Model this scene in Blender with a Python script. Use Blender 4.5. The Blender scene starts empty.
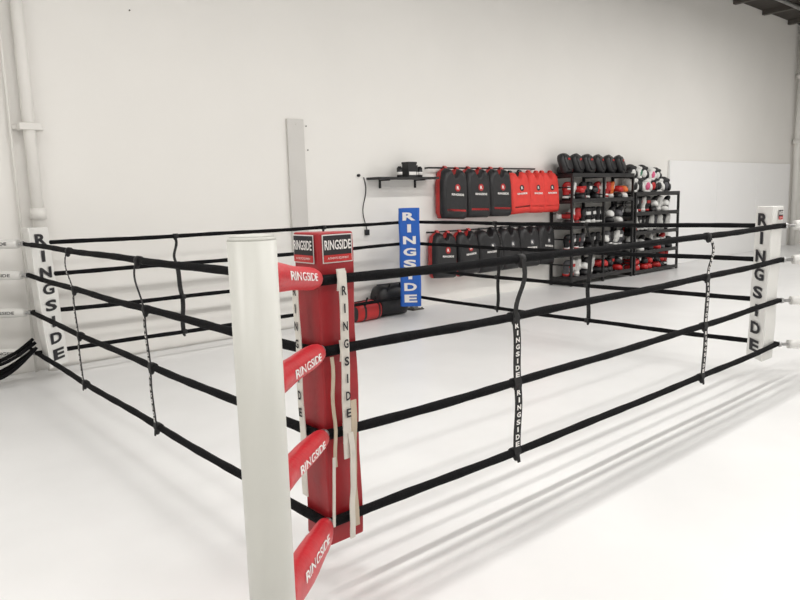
import bpy, bmesh, math, random
from mathutils import Vector, Matrix
random.seed(7)
sc=bpy.context.scene
COL=sc.collection
ZOOM=None
try:
    sc.view_settings.view_transform='Standard'
except Exception: pass

# ---------------------------------------------------------------- materials
def mat(name,color,rough=.5,var=0.0,vscale=8.0,bump=0.0,bscale=60.0,metal=0.0,spec=.5,sheen=0.0):
    m=bpy.data.materials.new(name); m.use_nodes=True
    nt=m.node_tree; b=nt.nodes['Principled BSDF']
    b.inputs['Base Color'].default_value=(*color,1); b.inputs['Roughness'].default_value=rough
    b.inputs['Metallic'].default_value=metal
    b.inputs['Specular IOR Level'].default_value=spec
    if sheen: b.inputs['Sheen Weight'].default_value=sheen
    tc=nt.nodes.new('ShaderNodeTexCoord')
    if var>0:
        n=nt.nodes.new('ShaderNodeTexNoise'); n.inputs['Scale'].default_value=vscale; n.inputs['Detail'].default_value=6
        nt.links.new(tc.outputs['Object'],n.inputs['Vector'])
        r=nt.nodes.new('ShaderNodeValToRGB')
        r.color_ramp.elements[0].position=.3; r.color_ramp.elements[1].position=.7
        r.color_ramp.elements[0].color=(*[max(0,c*(1-var)) for c in color],1)
        r.color_ramp.elements[1].color=(*[min(1,c*(1+var*.5)) for c in color],1)
        nt.links.new(n.outputs['Fac'],r.inputs['Fac']); nt.links.new(r.outputs['Color'],b.inputs['Base Color'])
    if bump>0:
        n2=nt.nodes.new('ShaderNodeTexNoise'); n2.inputs['Scale'].default_value=bscale; n2.inputs['Detail'].default_value=4
        nt.links.new(tc.outputs['Object'],n2.inputs['Vector'])
        bp=nt.nodes.new('ShaderNodeBump'); bp.inputs['Strength'].default_value=bump; bp.inputs['Distance'].default_value=.01
        nt.links.new(n2.outputs['Fac'],bp.inputs['Height']); nt.links.new(bp.outputs['Normal'],b.inputs['Normal'])
    return m
M_wall=mat('wall_paint',(.84,.825,.795),.75,.025,.8,.05,90,spec=.2)
M_floor=mat('floor_epoxy',(.81,.812,.81),.34,.06,1.1,.03,12,spec=.4)
M_ceil=mat('ceiling_deck',(.05,.043,.036),.8,.3,3)
M_steel=mat('joist_steel',(.09,.08,.07),.6,.2,5)
M_post=mat('post_paint',(.62,.62,.58),.38,.02,4,spec=.5)
M_rope=mat('rope_cloth',(.006,.006,.007),.85,.3,30,.5,160,spec=.15)
M_red=mat('red_vinyl',(.36,.012,.018),.42,.12,5,.12,30)
M_red2=mat('red_cover',(.60,.018,.03),.40,.08,8,.15,40)
M_blue=mat('blue_vinyl',(.01,.11,.50),.42,.06,5,.1,30)
M_white=mat('white_vinyl',(.78,.775,.75),.45,.04,5,.12,20)
M_text_w=mat('print_white',(.82,.80,.78),.6)
M_text_k=mat('print_black',(.012,.012,.016),.6)
M_strap_w=mat('strap_white',(.70,.68,.62),.8,.08,20,.3,200)
M_strap_b=mat('strap_beige',(.55,.47,.36),.85,.15,15,.3,200)
M_strap_k=mat('strap_black',(.010,.010,.011),.7,.2,30)
M_metal=mat('zinc_steel',(.45,.45,.45),.35,metal=.9)
M_blk=mat('black_leather',(.012,.012,.014),.45,.3,12,.1,60)
M_gry=mat('grey_leather',(.09,.09,.10),.5,.2,12)
M_rack=mat('rack_black',(.012,.012,.013),.45)
M_redg=mat('red_leather',(.50,.02,.02),.4,.1,10)
M_redo=mat('red_orange_fabric',(.74,.045,.035),.6,.1,10)
M_blug=mat('blue_leather',(.02,.08,.35),.4)
M_org=mat('orange_leather',(.75,.16,.03),.45)
M_pnk=mat('pink_leather',(.70,.12,.25),.45)
M_grn=mat('green_leather',(.06,.20,.12),.5)
M_whg=mat('white_leather',(.74,.74,.72),.45)
M_pipe=mat('pipe_paint',(.78,.765,.73),.5,.03,3)
M_strip=mat('strip_paint',(.64,.625,.60),.6,.03,3)
M_board=mat('board_white',(.90,.90,.90),.35,.01,2)

# ---------------------------------------------------------------- helpers
def finish(name,bm,mats,parent=None,smooth=False,bevel=0,segs=2,recalc=True):
    if recalc: bmesh.ops.recalc_face_normals(bm,faces=bm.faces)
    me=bpy.data.meshes.new(name); bm.to_mesh(me); bm.free()
    for m in (mats if isinstance(mats,(list,tuple)) else [mats]): me.materials.append(m)
    if smooth:
        for p in me.polygons: p.use_smooth=True
    ob=bpy.data.objects.new(name,me); COL.objects.link(ob)
    if parent: ob.parent=parent
    if bevel:
        md=ob.modifiers.new('b','BEVEL'); md.width=bevel; md.segments=segs; md.limit_method='ANGLE'; md.angle_limit=math.radians(35)
    return ob
def empty(name,loc=(0,0,0)):
    e=bpy.data.objects.new(name,None); COL.objects.link(e); e.location=(0,0,0); e.empty_display_size=.1
    return e
def addbox(bm,lo,hi,mi=0):
    vs=[bm.verts.new((x,y,z)) for x in (lo[0],hi[0]) for y in (lo[1],hi[1]) for z in (lo[2],hi[2])]
    fs=[(0,1,3,2),(4,6,7,5),(0,4,5,1),(2,3,7,6),(0,2,6,4),(1,5,7,3)]
    for f in fs:
        F=bm.faces.new([vs[i] for i in f]); F.material_index=mi
def box(name,lo,hi,m,parent=None,bevel=0):
    bm=bmesh.new(); addbox(bm,lo,hi); return finish(name,bm,m,parent,bevel=bevel)
def addell(bm,c,r,mi=0,rot=None,u=16,v=10,box=0,fn=None):
    """ellipsoid; box>0 squares it off (superellipsoid)"""
    c=Vector(c); R=rot if rot else Matrix.Identity(3); e=1-box
    def sg(a,p): return math.copysign(abs(a)**p,a)
    rows=[]
    for i in range(1,v):
        ph=math.pi*i/v-math.pi/2; row=[]
        for j in range(u):
            th=2*math.pi*j/u
            p=Vector((sg(math.cos(ph),e)*sg(math.cos(th),e)*r[0],sg(math.cos(ph),e)*sg(math.sin(th),e)*r[1],sg(math.sin(ph),e)*r[2]))
            if fn: p=fn(p)
            row.append(bm.verts.new(c+R@p))
        rows.append(row)
    pb=Vector((0,0,-r[2]));pt=Vector((0,0,r[2]))
    if fn: pb=fn(pb);pt=fn(pt)
    b=bm.verts.new(c+R@pb);t=bm.verts.new(c+R@pt)
    F=[]
    for j in range(u):
        k=(j+1)%u
        F.append(bm.faces.new([b,rows[0][k],rows[0][j]])); F.append(bm.faces.new([t,rows[-1][j],rows[-1][k]]))
        for i in range(len(rows)-1): F.append(bm.faces.new([rows[i][j],rows[i][k],rows[i+1][k],rows[i+1][j]]))
    for f in F: f.material_index=mi; f.smooth=True
def addtube(bm,p0,p1,r0,r1,mi=0,n=20,caps=True):
    p0=Vector(p0);p1=Vector(p1); d=(p1-p0)
    q=d.to_track_quat('Z','Y').to_matrix()
    X=q@Vector((1,0,0));Y=q@Vector((0,1,0))
    a=[];b=[]
    for k in range(n):
        t=2*math.pi*k/n; w=X*math.cos(t)+Y*math.sin(t)
        a.append(bm.verts.new(p0+w*r0)); b.append(bm.verts.new(p1+w*r1))
    for k in range(n):
        f=bm.faces.new([a[k],a[(k+1)%n],b[(k+1)%n],b[k]]); f.smooth=True; f.material_index=mi
    if caps:
        bm.faces.new(a[::-1]).material_index=mi; bm.faces.new(b).material_index=mi
def sweep(bm,pts,rad,mi=0,n=10):
    pts=[Vector(p) for p in pts]; rings=[]
    for i,p in enumerate(pts):
        t=(pts[min(i+1,len(pts)-1)]-pts[max(i-1,0)]).normalized()
        a=Vector((0,0,1)) if abs(t.z)<.9 else Vector((1,0,0))
        s=t.cross(a).normalized(); u=s.cross(t).normalized()
        rr=rad[i] if isinstance(rad,(list,tuple)) else rad
        rings.append([bm.verts.new(p+s*math.cos(k/n*2*math.pi)*rr+u*math.sin(k/n*2*math.pi)*rr) for k in range(n)])
    for i in range(len(rings)-1):
        for k in range(n):
            f=bm.faces.new([rings[i][k],rings[i][(k+1)%n],rings[i+1][(k+1)%n],rings[i+1][k]]); f.smooth=True; f.material_index=mi
    for r in (rings[0],rings[-1]):
        f=bm.faces.new(r); f.material_index=mi
_tc={}
def textgeo(s,bold=.02):
    k=(s,bold)
    if k in _tc: return _tc[k]
    cu=bpy.data.curves.new('t','FONT'); cu.body=s; cu.size=1; cu.offset=bold; cu.resolution_u=3
    ob=bpy.data.objects.new('t',cu)
    me=ob.to_mesh()
    vs=[(v.co.x,v.co.y) for v in me.vertices]; fs=[tuple(p.vertices) for p in me.polygons]
    ob.to_mesh_clear()
    bpy.data.objects.remove(ob); bpy.data.curves.remove(cu)
    x0=min(v[0] for v in vs);x1=max(v[0] for v in vs);y0=min(v[1] for v in vs);y1=max(v[1] for v in vs)
    vs=[((v[0]-x0)/(x1-x0)-.5,(v[1]-y0)/(y1-y0)-.5) for v in vs]
    _tc[k]=(vs,fs); return _tc[k]
def addtext(bm,s,fn,w,h,mi=0,bold=.02):
    vs,fs=textgeo(s,bold)
    V=[bm.verts.new(fn(u*w,v*h)) for u,v in vs]
    for f in fs:
        try:
            F=bm.faces.new([V[i] for i in f]); F.material_index=mi
        except ValueError: pass
def plane(o,U,V):
    o=Vector(o);U=Vector(U).normalized();V=Vector(V).normalized()
    return lambda u,v: o+U*u+V*v
def stacked(bm,word,o,U,V,top,bot,w,mi=0,fill=.74,bold=.03,lean=None):
    n=len(word); step=(top-bot)/n
    o=Vector(o)
    for i,ch in enumerate(word):
        z=top-step*(i+.5)
        c=Vector((o.x,o.y,z))+(lean(z) if lean else Vector((0,0,0)))
        addtext(bm,ch,plane(c,U,V),w*(.30 if ch=='I' else 1),step*fill,mi,bold)
def ribbon(bm,pts,wv,w,t=.003,mi=0):
    pts=[Vector(p) for p in pts]; wv=Vector(wv).normalized(); rings=[]
    for i,p in enumerate(pts):
        tn=(pts[min(i+1,len(pts)-1)]-pts[max(i-1,0)]).normalized()
        n=tn.cross(wv).normalized()
        rings.append([bm.verts.new(p+wv*a*w/2+n*b*t/2) for a,b in ((-1,-1),(1,-1),(1,1),(-1,1))])
    for i in range(len(rings)-1):
        for k in range(4):
            f=bm.faces.new([rings[i][k],rings[i][(k+1)%4],rings[i+1][(k+1)%4],rings[i+1][k]]); f.material_index=mi
    for r in (rings[0],rings[-1]): bm.faces.new(r).material_index=mi

# ---------------------------------------------------------------- dimensions
S=4.29; WY=4.75; ZC=5.45
RZ=[1.179,.916,.599,.252]
X0,X1,Y0=-6,18.6,-7.5
box('floor',(X0,Y0,-.1),(X1,WY,0),M_floor)
box('wall_back',(X0,WY,-.1),(X1,WY+.15,ZC),M_wall)
box('wall_front',(X0,Y0-.15,-.1),(X1,Y0,ZC),M_wall)
box('wall_left',(X0-.15,Y0-.15,-.1),(X0,WY+.15,ZC),M_wall)
box('wall_right',(X1,Y0-.15,-.1),(X1+.15,WY+.15,ZC),M_wall)
box('ceiling',(X0-.15,Y0-.15,ZC),(X1+.15,WY+.15,ZC+.12),M_ceil)
bm=bmesh.new()
x=X0+.6
while x<X1:
    addbox(bm,(x-.06,Y0+.01,ZC-.10),(x+.06,WY-.01,ZC)); 
    x+=1.5
finish('ceiling_joists',bm,M_steel)
bm=bmesh.new(); addtube(bm,(X0+.1,3.9,ZC-.16),(X1-.1,3.9,ZC-.16),.04,.04)
finish('sprinkler_pipe',bm,M_metal)
bm=bmesh.new()
for (a,b) in [(3.13,2.32),(3.14,2.05),(1.2,3.3)]:
    addtube(bm,(a,WY-.008,b),(a,WY-.001,b),.008,.008,n=8)
finish('screw_anchors',bm,M_steel)

# ceiling lights (strip fixtures)
for ly,pw,off,sy in ((.9,82,0,.24),(-1.5,44,.9,.34),(-4.2,68,0,.34)):
    for lx in (-3.4,.6,4.6,8.6,12.6):
        lx+=off
        pw_=pw*1.3 if lx>12 else pw
        e=empty('ceiling_light')
        bm=bmesh.new(); addbox(bm,(lx-1.25,ly-.19,5.03),(lx+1.25,ly+.19,5.12))
        addtube(bm,(lx-1,ly,5.12),(lx-1,ly,ZC),.008,.008,n=6); addtube(bm,(lx+1,ly,5.12),(lx+1,ly,ZC),.008,.008,n=6)
        finish('housing',bm,M_whg,e)
        L=bpy.data.lights.new('tube','AREA'); L.shape='RECTANGLE'; L.size=2.4; L.size_y=sy; L.energy=pw_
        L.color=(1,.975,.94)
        lo=bpy.data.objects.new('tube',L); COL.objects.link(lo); lo.location=(lx,ly,5.02); lo.parent=e
w=bpy.data.worlds.new('world'); sc.world=w; w.use_nodes=True
w.node_tree.nodes['Background'].inputs[0].default_value=(.9,.92,1,1); w.node_tree.nodes['Background'].inputs[1].default_value=.15

# ---------------------------------------------------------------- ropes
ropes=empty('boxing_ring_ropes')
corners={'N':(0,0),'R':(S,0),'F':(S,S),'L':(0,S)}
sides=[('N','R'),('N','L'),('L','F'),('R','F')]
sag=[.010,.014,.018,.014]
def ropept(a,b,i,t):
    A=Vector(corners[a]);B=Vector(corners[b]); p=A.lerp(B,t)
    return Vector((p.x,p.y,RZ[i]-sag[i]*4*t*(1-t)))
for a,b in sides:
    bm=bmesh.new()
    d=(Vector(corners[b])-Vector(corners[a])).normalized(); nrm=Vector((-d.y,d.x,0))
    for i in range(4):
        pts=[];rad=[];N=120;ph=random.random()*6
        for k in range(N+1):
            t=k/N; p=ropept(a,b,i,t)
            p=p+Vector((0,0,.0022*math.sin(k*.16+ph)))+nrm*.003*math.sin(k*.11+ph)
            pts.append(p); rad.append(.0195+.0008*math.sin(k*.7+ph)+random.uniform(-.0004,.0004))
        sweep(bm,pts,rad,n=10)
    finish('rope_side',bm,M_rope,ropes)
for (a,b,ts) in [('N','R',(.256,.70)),('N','L',(.39,.695)),('L','F',(.305,.695)),('R','F',(.403,.674))]:
    for t in ts:
        d=Vector(corners[b])-Vector(corners[a]); d=Vector((d.x,d.y,0)).normalized()
        out=Vector((d.y,-d.x,0))
        C=Vector((S/2,S/2,0))
        p=ropept(a,b,0,t)
        if (p-C).dot(out)<0: out=-out
        bm=bmesh.new()
        offs=[.018,-.02,.012,0]; offs=[o*random.choice((1,1,-1)) for o in offs]
        if (a,b)==('N','R') and t<.5: offs=[.035,-.014,.0,-.005]
        if (a,b)==('N','L'): offs=[.06,.0,-.02,-.03]
        sw=.050 if (a,b)==('N','R') else .044
        if (a,b)==('N','L'): sw=.034
        for i in range(3):
            P=ropept(a,b,i,t)+d*offs[i]; Q=ropept(a,b,i+1,t)+d*offs[i+1]
            amp=random.uniform(.010,.016)*(1.5 if i==0 else .35)
            seg=[P.lerp(Q,k/12)+d*amp*math.sin(k/12*math.pi*2)+out*(.023 if k in(0,12) else .016+amp*math.sin(k/12*math.pi)) for k in range(13)]
            ribbon(bm,seg,d,sw*(1 if i else .6),.004,0)
            if i>0 or t>.5:
                L=abs(P.z-Q.z)*.84
                for k,ch in enumerate('RINGSIDE'):
                    tt=(k+.5)/8*.84+.08; kk=tt*12; k0=int(kk); cc=seg[k0].lerp(seg[k0+1],kk-k0)+out*.004
                    U=Vector((0,0,1)).cross(out)
                    addtext(bm,ch,plane(cc,U,(0,0,1)),sw*.56*(.35 if ch=='I' else 1),L/8*.70,1,.04)
        for i in range(4):
            P=ropept(a,b,i,t)+d*offs[i]
            addtube(bm,P-d*.022,P+d*.022,.024,.024,0,n=12)
            addell(bm,P-Vector((0,0,.026))+out*.01,(.015,.015,.017),0,u=10,v=6)
        ribbon(bm,[P+out*.02,P+out*.02-Vector((0,0,.05))+d*.01],d,.02,.004,0)
        finish('spacer_strap',bm,[M_strap_k,M_text_w],ropes,recalc=False)

# ---------------------------------------------------------------- corner pads
def cornerpad(key,sx,sy,m,tm,a=.2,PZ0=.145,PZ1=1.35,off=.024,thick=.035,lean=0):
    e=empty('corner_pad')
    cx,cy=corners[key]
    ap=Vector((cx+off*sx,cy+off*sy,0)); p1=ap+Vector((a*sx,0,0)); p2=ap+Vector((0,a*sy,0))
    bm=bmesh.new()
    N=14
    q=[ap,p1,p1+Vector((.0,thick*sy,0)),p2+Vector((thick*sx,.0,0)),p2]
    LF=lambda z: Vector((-sx,-sy,0)).normalized()*lean*(z-.75)/.6
    lv=[]
    for k in range(N+1):
        z=PZ0+(PZ1-PZ0)*k/N; wob=.002*math.sin(k*1.1+cx); l=LF(z)
        lv.append([bm.verts.new((v.x+wob+l.x,v.y-wob+l.y,z)) for v in q])
    for k in range(N):
        for j in range(5):
            bm.faces.new([lv[k][j],lv[k][(j+1)%5],lv[k+1][(j+1)%5],lv[k+1][j]]).smooth=False
    bm.faces.new(lv[0]); bm.faces.new(lv[-1])
    finish('cushion',bm,m,e,bevel=.008,segs=3)
    if tm:
        nrm=Vector((sx,sy,0)).normalized(); U=Vector((0,0,1)).cross(nrm)
        mid=(q[2]+q[3])/2+nrm*.006
        bm=bmesh.new(); stacked(bm,'RINGSIDE',mid,U,(0,0,1),PZ1-.03,PZ0+.03,min(.17,a*.84),0,.68,.04,LF)
        finish('lettering',bm,tm,e,recalc=False)
    return e,ap,p1,p2
padN,apN,_,_=cornerpad('N',1,1,M_red,None,.162)
padL,_,_,_=cornerpad('L',1,-1,M_white,M_text_k,.195,.145,1.31,.012,.008,.035)
padR,_,_,_=cornerpad('R',-1,1,M_white,M_text_k,.195,.145,1.33,.012,.008,.012)
padF,_,_,_=cornerpad('F',-1,-1,M_blue,M_text_w,.185)
def label(parent,c,U,nrm,w=.135,h=.105):
    U=Vector(U);nrm=Vector(nrm);c=Vector(c); Z=Vector((0,0,1))
    bm=bmesh.new()
    def quad(o,ww,hh,dep,mi,dz=0):
        vs=[bm.verts.new(o+Z*dz+U*a*ww/2+Z*b*hh/2+nrm*dep) for a,b in((-1,-1),(1,-1),(1,1),(-1,1))]
        bm.faces.new(vs).material_index=mi
    quad(c,w,h,.0035,2); quad(c,w-.008,h-.008,.005,1)
    quad(c,w-.008,.026,.006,0,-h/2+.017)
    addtext(bm,'RINGSIDE',plane(c+nrm*.0075+Z*.014,U,Z),w*.88,h*.34,2,.02)
    addtext(bm,'AUTHENTIC EQUIPMENT',plane(c+nrm*.0075-Z*(h/2-.017),U,Z),w*.7,.009,2,.0)
    finish('brand_label',bm,[M_redg,M_text_k,M_text_w],parent,recalc=False)
label(padN,(apN.x+.086,apN.y,1.290),(1,0,0),(0,-1,0))
label(padN,(apN.x,apN.y+.086,1.290),(0,-1,0),(-1,0,0))
label(padR,(S-.012-.055,.012-.008,1.265),(1,0,0),(0,-1,0),.09,.08)
bm=bmesh.new()
yo=-.026
def wav(x,z0,z1,y,amp,ph,n=16):
    return [Vector((x+amp*math.sin(ph+k/n*5),y-.003-abs(amp)*.6*math.sin(k/n*math.pi*3)**2,z0+(z1-z0)*k/n)) for k in range(n+1)]
p=wav(.088,1.21,.50,yo,.004,.5); ribbon(bm,p,(1,0,0),.036,.004,0)
for k,ch in enumerate('RINGSIDE'):
    zc=1.14-k*.066
    addtext(bm,ch,plane((.088+.002,yo-.013,zc),(1,0,0),(0,0,1)),.021*(.3 if ch=='I' else 1),.034,2,.03)
ribbon(bm,wav(.112,.72,.22,yo+.0,.006,1.5),(1,0,0),.028,.004,1)
ribbon(bm,wav(.094,.60,.18,yo-.006,.007,.2),(1,0,0),.024,.004,0)
ribbon(bm,[Vector((.03+.004*math.sin(k),yo-.002,.90-k*.035)) for k in range(13)],(1,0,0),.014,.004,1)
ribbon(bm,[Vector((.02-.0015*k,yo-.004,.52-k*.03)) for k in range(10)],(1,0,0),.012,.004,0)
for z in RZ[:3]: ribbon(bm,[Vector((.088,yo+.002,z+.04)),Vector((.088,yo-.004,z)),Vector((.088,yo+.002,z-.04))],(1,0,0),.038,.004,0)
ribbon(bm,[Vector((yo-.003,.10+.004*math.sin(k*.8),1.2-k*.045)) for k in range(20)],(0,1,0),.036,.004,0)
for k,ch in enumerate('RINGSIDE'):
    addtext(bm,ch,plane((yo-.009,.10,1.14-k*.066),(0,-1,0),(0,0,1)),.021*(.3 if ch=='I' else 1),.034,2,.03)
finish('tie_straps',bm,[M_strap_w,M_strap_b,M_text_k],padN,recalc=False)

# ---------------------------------------------------------------- posts & turnbuckles
def post(key,sx,sy,t,zs,h,r,cover,txt,droop=False,shift=(0,0)):
    e=empty('ring_post'); cx,cy=corners[key]; o=Vector((sx,sy,0)).normalized()
    P=Vector((cx+shift[0],cy+shift[1],0))+o*t
    bm=bmesh.new()
    addtube(bm,(P.x,P.y,.012),(P.x,P.y,h-.012),r,r,0,n=48)
    addtube(bm,(P.x,P.y,h-.012),(P.x,P.y,h-.004),r,r-.004,0,n=48)
    addtube(bm,(P.x,P.y,h-.004),(P.x,P.y,h),r-.004,r-.014,0,n=48)
    finish('tube',bm,M_post,e)
    bm=bmesh.new(); addbox(bm,(P.x-.095,P.y-.095,0),(P.x+.095,P.y+.095,.012))
    for a in(-.075,.075):
        for b in(-.075,.075): addtube(bm,(P.x+a,P.y+b,.012),(P.x+a,P.y+b,.028),.010,.010,n=6)
    finish('base_plate',bm,M_steel,e)
    for i in range(4):
        B=Vector((cx,cy,RZ[i]+(.012 if key=='N' else 0)))
        oo=(B-Vector((P.x,P.y,B.z))).normalized()
        A=P+oo*(r+.003); A.z=zs[i]; B=B-oo*.03
        bm=bmesh.new(); addtube(bm,P+oo*r*.9+Vector((0,0,zs[i])),B,.012,.012,0,n=10)
        addtube(bm,B,B+oo*.02,.02,.022,0,n=12)
        finish('turnbuckle',bm,M_metal,e)
        bm=bmesh.new(); ax=(B-A); L=ax.length*(.93); ax.normalize()
        side=Vector((0,0,1)).cross(ax).normalized(); up=ax.cross(side).normalized()
        nseg=14; nr=28; rings=[]
        R=.039; big=droop and i==3
        for k in range(nseg+1):
            s=k/nseg; rr=R*(1+.05*math.sin(s*9+i))*(1-.06*s)
            if k in(0,nseg): rr*=.93
            c=A+ax*(L*s+.004)
            ring=[]
            for j in range(nr):
                th=j/nr*2*math.pi; u=math.cos(th)*rr; v=math.sin(th)*rr
                if big:
                    v*=1.2
                    if v<0: v*=2.0
                ring.append(bm.verts.new(c+side*u+up*v))
            rings.append(ring)
        for k in range(nseg):
            for j in range(nr):
                f=bm.faces.new([rings[k][j],rings[k][(j+1)%nr],rings[k+1][(j+1)%nr],rings[k+1][j]]); f.smooth=True
        bm.faces.new(rings[0]); bm.faces.new(rings[-1])
        finish('cover',bm,cover,e)
        bm=bmesh.new()
        for sgn in ((-1,1)):
            def fn(u,v,sgn=sgn):
                s_=L*.52+ (-u if sgn>0 else u)
                ang=(v+.004)/R; rr=R*1.075
                return A+ax*s_+side*(sgn*rr*math.cos(ang))+up*(rr*math.sin(ang)*(1.2 if big else 1))
            addtext(bm,'RINGSIDE',fn,L*.58,.024,0,.015)
        finish('cover_print',bm,txt,e,recalc=False)
    return e
post('N',-1,-1,.865,[1.289,1.017,.756,.445],1.392,.056,M_red2,M_text_w,True,(.017,-.0155))
post('L',-1,1,.52,[RZ[0],RZ[1],RZ[2],RZ[3]],1.387,.0545,M_white,M_text_k)
post('R',1,-1,.865,[RZ[0]+.04,RZ[1]+.02,RZ[2],RZ[3]],1.387,.0545,M_white,M_text_k)
post('F',1,1,.49,RZ,1.30,.0545,M_blue,M_text_w)
bm=bmesh.new()
for k,(z0,z1,yy) in enumerate([(.34,.20,4.30),(.30,.12,4.24),(.27,.05,4.34),(.36,.28,4.20),(.38,.33,4.27),(.32,.18,4.18),(.29,.24,4.33)]):
    pts=[Vector((-.02-.62*t,yy+.10*t,z0+(z1-z0)*t-(.06+.02*k)*math.sin(t*math.pi))) for t in [j/12 for j in range(13)]]
    sweep(bm,pts,.014,n=8)
finish('loose_rope_tails',bm,M_rope,ropes)

# ---------------------------------------------------------------- wall fixtures
e=empty('conduit_pipe')
bm=bmesh.new(); addtube(bm,(.21,WY-.085,0),(.21,WY-.085,ZC-.1),.05,.05,n=24)
addtube(bm,(.07,WY-.05,0.0),(.07,WY-.05,ZC-.1),.012,.012,n=10)
for z in (1.42,3.7): addtube(bm,(.21,WY-.085,z-.05),(.21,WY-.085,z+.05),.068,.062,n=24)
finish('tube',bm,M_pipe,e)
bm=bmesh.new()
for z in (2.17,4.4):
    addbox(bm,(.12,WY-.15,z-.03),(.30,WY-.02,z+.03))
    addbox(bm,(.08,WY-.035,z-.02),(.34,WY-.012,z+.02))
finish('clamps',bm,M_pipe,e,bevel=.01)
bm=bmesh.new(); addtube(bm,(17.75,WY-.13,0),(17.75,WY-.13,ZC-.1),.075,.075,n=20)
for z in (2.6,4.2): addtube(bm,(17.75,WY-.13,z-.06),(17.75,WY-.13,z+.06),.11,.11,n=20)
finish('drain_downpipe',bm,M_pipe)
bm=bmesh.new(); addbox(bm,(2.86,WY-.035,.9),(3.08,WY-.001,2.39))
for z in (1.1,1.7,2.33): addtube(bm,(2.97,WY-.042,z),(2.97,WY-.034,z),.01,.01,n=8)
finish('cable_cover_strip',bm,M_strip,bevel=.004)
bm=bmesh.new()
for a,b in ((11.5,13.55),(13.56,15.6),(15.61,17.6)): addbox(bm,(a,WY-.05,0.0),(b,WY-.004,2.06))
finish('whiteboard_panel',bm,M_board,bevel=.006)
e=empty('floating_shelf')
box('board',(3.99,WY-.24,1.705),(5.03,WY,1.735),M_rack,e,.003)
bm=bmesh.new()
for x in (4.2,4.8):
    addbox(bm,(x-.012,WY-.2,1.69),(x+.012,WY,1.705)); addbox(bm,(x-.012,WY-.02,1.60),(x+.012,WY,1.705))
finish('brackets',bm,M_rack,e)
bm=bmesh.new(); addbox(bm,(4.52,WY-.2,1.735),(4.66,WY-.08,1.90)); addbox(bm,(4.515,WY-.205,1.90),(4.665,WY-.075,1.925))
addbox(bm,(4.53,WY-.203,1.76),(4.65,WY-.2,1.80),1)
for i,x in enumerate((4.43,4.70,4.78)):
    h=.12+.03*(i%2); addtube(bm,(x,WY-.13,1.735),(x,WY-.13,1.735+h),.035,.035,0,n=16); addtube(bm,(x,WY-.13,1.735+h),(x,WY-.13,1.75+h),.025,.02,i%2,n=16)
    addtube(bm,(x,WY-.13,1.76),(x,WY-.13,1.80),.036,.036,1,n=16)
finish('shelf_containers',bm,[M_blk,M_text_w])
bm=bmesh.new()
sweep(bm,[(3.94+.03*math.sin(k*.5),WY-.012,1.74-k*.045) for k in range(16)],.006,n=6)
addtube(bm,(3.86,WY-.03,1.76),(3.86,WY,1.76),.018,.018,n=10)
addbox(bm,(3.93,WY-.03,1.02),(3.99,WY-.002,1.09))
finish('power_cord',bm,M_blk)

# ---------------------------------------------------------------- hanging body protectors
def protector(name,cx,top,w,h,front,side,logo,tilt=0,y=WY-.04,deep=.13,yaw=0,trim=None):
    out=[(-.30,.5),(-.44,.42),(-.5,.2),(-.5,-.40),(-.44,-.5),(.44,-.5),(.5,-.40),(.5,.2),(.44,.42),(.30,.5),(.17,.5),(.12,.40),(0,.36),(-.12,.40),(-.17,.5)]
    bm=bmesh.new()
    ct,st=math.cos(tilt),math.sin(tilt)
    def P(u,v,d):
        uu=u*w; vv=v*h
        x=uu*ct-vv*st; 
        return Vector((cx+x,y-d-yaw*x-.04*(.5-v),top-h/2+uu*st+vv*ct))
    n=len(out)
    ti=1 if trim else 0
    levels=[(1,.0,1),(1.03,.035,1),(1.03,deep*.6,1),(1.0,deep*.75,ti),(.96,deep,ti),(.80,deep+.022,0)]
    R=[[bm.verts.new(P(u*s,v*s,d)) for u,v in out] for s,d,_ in levels]
    for L_ in range(len(R)-1):
        for i in range(n):
            f=bm.faces.new([R[L_][i],R[L_][(i+1)%n],R[L_+1][(i+1)%n],R[L_+1][i]]); f.material_index=levels[L_+1][2]; f.smooth=True
    bm.faces.new(R[0]).material_index=1; bm.faces.new(R[-1]).material_index=0
    D=deep+.026
    # round emblem + wordmark
    c0=[bm.verts.new(P(.04+.11*math.cos(t/14*6.283),.12+.075*math.sin(t/14*6.283),D-.001)) for t in range(14)]
    bm.faces.new(c0).material_index=2
    addtext(bm,'R',lambda u,v:P(.04+u,.12+v,D+.002),.10,.07,3 if logo is not M_whg else 0,.05)
    addtext(bm,'RINGSIDE',lambda u,v:P(.04+u,-.02+v,D),.50,.045,3,.04)
    # bottom waist strap
    for v0 in (-.34,):
        q=[bm.verts.new(P(u,v,D-.004)) for u,v in((-.38,v0-.02),(.38,v0-.02),(.38,v0+.02),(-.38,v0+.02))]
        bm.faces.new(q).material_index=1
    for s in(-.24,.24):
        ribbon(bm,[P(s,.47,.09),P(s,.54,.075),P(s,.56,.05),P(s,.52,.02)],(1,0,0),.05,.008,1)
    return finish(name,bm,[front,side,logo,M_text_w],recalc=True)
bm=bmesh.new()
for z in(1.86,1.00):
    addtube(bm,(5.0,WY-.075,z),(7.25,WY-.075,z),.012,.012,n=10)
    for x in(5.0,6.1,7.25): addtube(bm,(x,WY-.075,z),(x,WY,z),.012,.012,n=8)
finish('hanging_rail',bm,M_rack)
for i,x in enumerate([5.36,5.83,6.30,6.76,7.15,7.50]):
    if i<3: protector('body_protector',x,1.84,.44,.66,M_blk,M_redg,M_redg,random.uniform(-.07,.07),yaw=random.uniform(-.05,.15),deep=.15)
    else: protector('body_protector',x,1.80,.42 if i==3 else .37,.60,M_redo,M_blk if i==3 else M_redo,M_blk,random.uniform(-.06,.06),yaw=random.uniform(-.05,.15))
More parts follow.
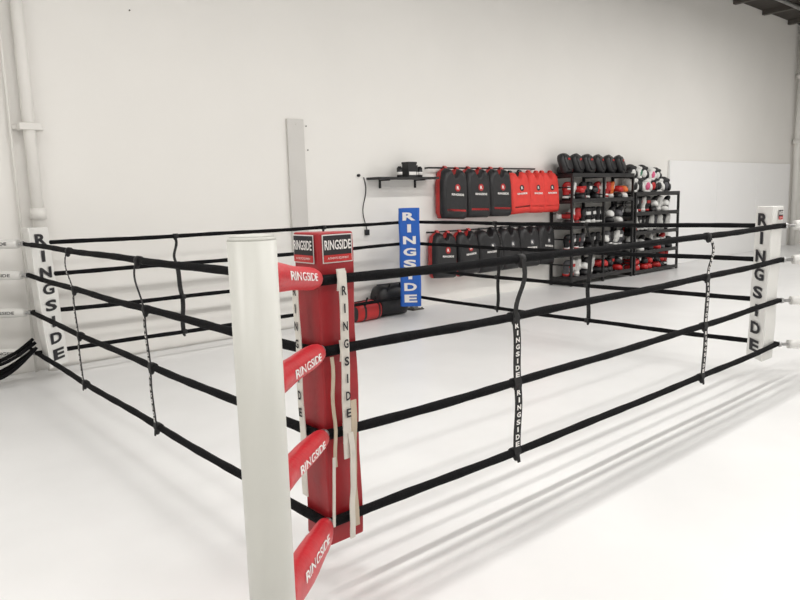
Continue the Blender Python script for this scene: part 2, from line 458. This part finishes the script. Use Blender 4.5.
for i,x in enumerate([5.18,5.64,6.10,6.55,7.0,7.42]):
    protector('body_protector',x,.98,.43,.60,M_blk,M_redg if i in(0,1) else M_blk,M_redg if i<2 else M_gry,random.uniform(-.16,.16),yaw=random.uniform(-.1,.2))

# ---------------------------------------------------------------- racks
def rack(x0,x1,zs,bays):
    bm=bmesh.new(); y0,y1=WY-.42,WY-.03
    H=zs[-1]
    for b in range(bays+1):
        x=x0+(x1-x0)*b/bays
        for y in(y0,y1): addbox(bm,(x-.018,y-.018,0),(x+.018,y+.018,H+.02))
        for z in zs: addbox(bm,(x-.012,y0,z-.05),(x+.012,y1,z-.02))
    for z in zs:
        addbox(bm,(x0-.01,y0-.01,z-.018),(x1+.01,y1+.01,z)); addbox(bm,(x0-.01,y0-.02,z-.04),(x1+.01,y0-.008,z+.025))
    for x in(x0,):
        for z in [zs[0]+(zs[-1]-zs[0])*k/8 for k in range(9)]: addbox(bm,(x-.006,y0,z),(x+.006,y1,z+.02))
    return finish('storage_rack',bm,M_rack)
ZA=[.12,.53,.95,1.36,1.76]; ZB=[.06,.40,.75,1.09,1.44]
RX=7.74
rack(RX,9.52,ZA,2); rack(9.62,11.14,ZB,1)
GM=[M_blk,M_redg,M_whg,M_blug,M_org,M_pnk,M_grn,M_gry]
def glove(bm,c,s,mi,mj,R,ml=2):
    c=Vector(c)
    def fist(p):
        k=max(0,p.z/(.10*s)); return Vector((p.x*(1+.08*k),p.y-.03*s*k*k,p.z))
    addell(bm,c+R@Vector((0,0,.05*s)),(.068*s,.058*s,.095*s),mi,R,14,10,.25,fist)
    addell(bm,c+R@Vector((0,0,-.03*s)),(.055*s,.047*s,.075*s),mi,R,12,8,.2)
    addell(bm,c+R@Vector((.058*s,-.022*s,.01*s)),(.024*s,.028*s,.062*s),mi,R@Matrix.Rotation(-.25,3,'Y'),10,8)
    addtube(bm,c+R@Vector((0,0,-.065*s)),c+R@Vector((0,0,-.155*s)),.048*s,.056*s,mj,n=14)
    addtube(bm,c+R@Vector((0,0,-.09*s)),c+R@Vector((0,0,-.125*s)),.055*s,.057*s,ml,n=14)
    addbox_r(bm,c+R@Vector((0,-.058*s,.045*s)),R,(.034*s,.004*s,.026*s),ml)
def addbox_r(bm,c,R,h,mi):
    vs=[bm.verts.new(c+R@Vector((x*h[0],y*h[1],z*h[2]))) for x in(-1,1) for y in(-1,1) for z in(-1,1)]
    for f in [(0,1,3,2),(4,6,7,5),(0,4,5,1),(2,3,7,6),(0,2,6,4),(1,5,7,3)]: bm.faces.new([vs[i] for i in f]).material_index=mi
def RM(yaw,pitch,roll=0): return Matrix.Rotation(yaw,3,'Z')@Matrix.Rotation(pitch,3,'X')@Matrix.Rotation(roll,3,'Y')
def headgear(bm,c,s,mi,mj,yaw):
    R=Matrix.Rotation(yaw,3,'Z'); c=Vector(c)
    addell(bm,c,(.115*s,.13*s,.15*s),mi,R,16,10,.1)
    addell(bm,c+R@Vector((0,-.085*s,-.02*s)),(.065*s,.06*s,.085*s),mj,R,14,8)
    addell(bm,c+R@Vector((0,-.075*s,.075*s)),(.095*s,.06*s,.04*s),mi,R,14,8,.2)
    for k in(-1,1):
        addell(bm,c+R@Vector((k*.085*s,-.06*s,-.05*s)),(.04*s,.06*s,.075*s),mi,R,12,8,.2)
    addell(bm,c+R@Vector((0,-.085*s,-.12*s)),(.075*s,.05*s,.03*s),mi,R,12,8)
def fillrow(bm,x0,x1,z,gap,pal,skip=None):
    x=x0
    while x<x1:
        if skip is None or abs(x-skip)>.06:
            a=random.choice(pal); b=random.choice([0,0,a,2]); l=random.choice([2,2,2,1,a])
            m=random.random()
            if m<.6:
                glove(bm,(x,WY-.23+random.uniform(-.03,.0),z+.156),.98,a,b,RM(random.uniform(-.8,.8),random.uniform(.0,.15),random.uniform(-.12,.12)),l)
            else:
                glove(bm,(x,WY-.25,z+.058),.95,a,b,RM(random.uniform(-.3,.3),math.pi/2,random.uniform(-.4,.4)),l)
                a=random.choice(pal); l=random.choice([2,0,a])
                glove(bm,(x+random.uniform(-.02,.02),WY-.245,z+.17),.95,a,b,RM(random.uniform(-.3,.3),math.pi/2,random.uniform(-.5,.5)),l)
        x+=.142
bm=bmesh.new()
for r,(z,pal) in enumerate(zip(ZA[:4],[[0,1,7,0,0,0,1,2],[0,7,2,0,0,3,0,0,2],[0,2,0,0,2,0,7,0,2,1],[0,1,4,0,1,0,2,2,1]])):
    fillrow(bm,RX+.10,9.46,z,.4,pal,(RX+9.52)/2)
finish('boxing_gloves',bm,GM,recalc=False)
bm=bmesh.new()
for r,(z,pal) in enumerate(zip(ZB[:4],[[1,1,0,1,0],[7,2,0,2,0,1],[2,7,0,2,2,0],[2,0,2,2,7]])):
    fillrow(bm,9.73,11.08,z,.34,pal)
finish('boxing_gloves',bm,GM,recalc=False)
bm=bmesh.new()
for i in range(6):
    x=RX+.06+i*.315
    R=Matrix.Rotation(.25+random.uniform(-.1,.1),3,'Z')@Matrix.Rotation(-.30,3,'X')@Matrix.Rotation(random.uniform(-.2,-.05),3,'Y')
    c=Vector((x,WY-.24,ZA[4]+.175))
    addell(bm,c,(.16,.07,.17),0,R,20,12,.4)
    addell(bm,c+R@Vector((0,-.065,.0)),(.12,.022,.125),0,R,18,10,.4)
    addbox_r(bm,c+R@Vector((0,-.090,.05)),R,(.04,.004,.014),1)
    addell(bm,c+Vector((.05,.06,-.10)),(.13,.08,.075),0,None,12,8,.3)
    addell(bm,c+R@Vector((.155,-.0,-.03)),(.012,.05,.12),1,R,10,8,.2)
finish('punch_mitts',bm,GM,recalc=False)
bm=bmesh.new()
for (x,dy,dz,a,b,s) in [(9.76,0,.155,2,0,1.0),(9.98,.02,.155,0,2,1.0),(10.22,0,.15,2,5,1.0),(10.45,.02,.15,0,1,1.0),(10.68,0,.15,2,0,1.0),(10.9,0,.15,0,7,1.0),(9.74,0,.38,0,2,.9),(9.95,0,.38,2,6,.8),(10.15,.02,.37,0,2,.95),(10.4,.0,.35,2,5,.85),(10.6,.0,.34,0,2,.85)]:
    headgear(bm,(x,WY-.22+dy,ZB[4]+dz),s,a,b,random.uniform(-.7,.7))
finish('headgear_pile',bm,GM,recalc=False)

# ---------------------------------------------------------------- bags on floor
def duffel(name,c,L,r,h,m1,m2,yaw):
    bm=bmesh.new(); R=Matrix.Rotation(yaw,3,'Z'); c=Vector(c); n=24; rings=[]
    for k in range(13):
        s=-1+2*k/12; e_=(1-abs(s)**6*.35)
        ring=[]
        for j in range(n):
            t=j/n*2*math.pi; u=math.copysign(abs(math.cos(t))**.75,math.cos(t))*r*e_; v=math.copysign(abs(math.sin(t))**.75,math.sin(t))*h/2*e_
            ring.append(bm.verts.new(c+R@Vector((s*L/2,u,h/2+v*(1+.04*math.sin(s*5)) if v>0 else h/2+v/e_))))
        rings.append(ring)
    for k in range(12):
        for j in range(n):
            f=bm.faces.new([rings[k][j],rings[k][(j+1)%n],rings[k+1][(j+1)%n],rings[k+1][j]]); f.smooth=True; f.material_index=1 if k in(2,9) else 0
    for r_ in(rings[0],rings[-1]): bm.faces.new(r_).material_index=1
    for k in(-.3,.3):
        sweep(bm,[c+R@Vector((k*L*(1-.5*math.sin(t*math.pi)),-r*.6-.03,h*.75+.12*math.sin(t*math.pi))) for t in [i/8 for i in range(9)]],.012,1,6)
    sweep(bm,[c+R@Vector((L*(-.42+.84*i/8),0,h*1.005)) for i in range(9)],.007,1,6)
    return finish(name,bm,[m1,m2])
duffel('duffel_bag',(3.70,4.50,0),.40,.15,.24,M_redg,M_blk,.1)
duffel('duffel_bag',(4.14,4.55,0),.46,.15,.40,M_blk,M_blk,-.05)

# ---------------------------------------------------------------- camera
f,H,psi,th,ro=681.2,1.465,.8587,.1478,.0277
fw=Vector((math.cos(psi)*math.cos(th),math.sin(psi)*math.cos(th),-math.sin(th)))
r=Vector((math.sin(psi),-math.cos(psi),0)); u=r.cross(fw)
r2=math.cos(ro)*r-math.sin(ro)*u; u2=math.cos(ro)*u+math.sin(ro)*r
cd=bpy.data.cameras.new('camera'); cd.sensor_width=36; cd.lens=f/800*36; cd.clip_start=.05
co=bpy.data.objects.new('camera',cd); COL.objects.link(co)
Mx=Matrix(((r2.x,u2.x,-fw.x,-1.3626),(r2.y,u2.y,-fw.y,-2.0309),(r2.z,u2.z,-fw.z,H),(0,0,0,1)))
co.matrix_world=Mx
sc.camera=co
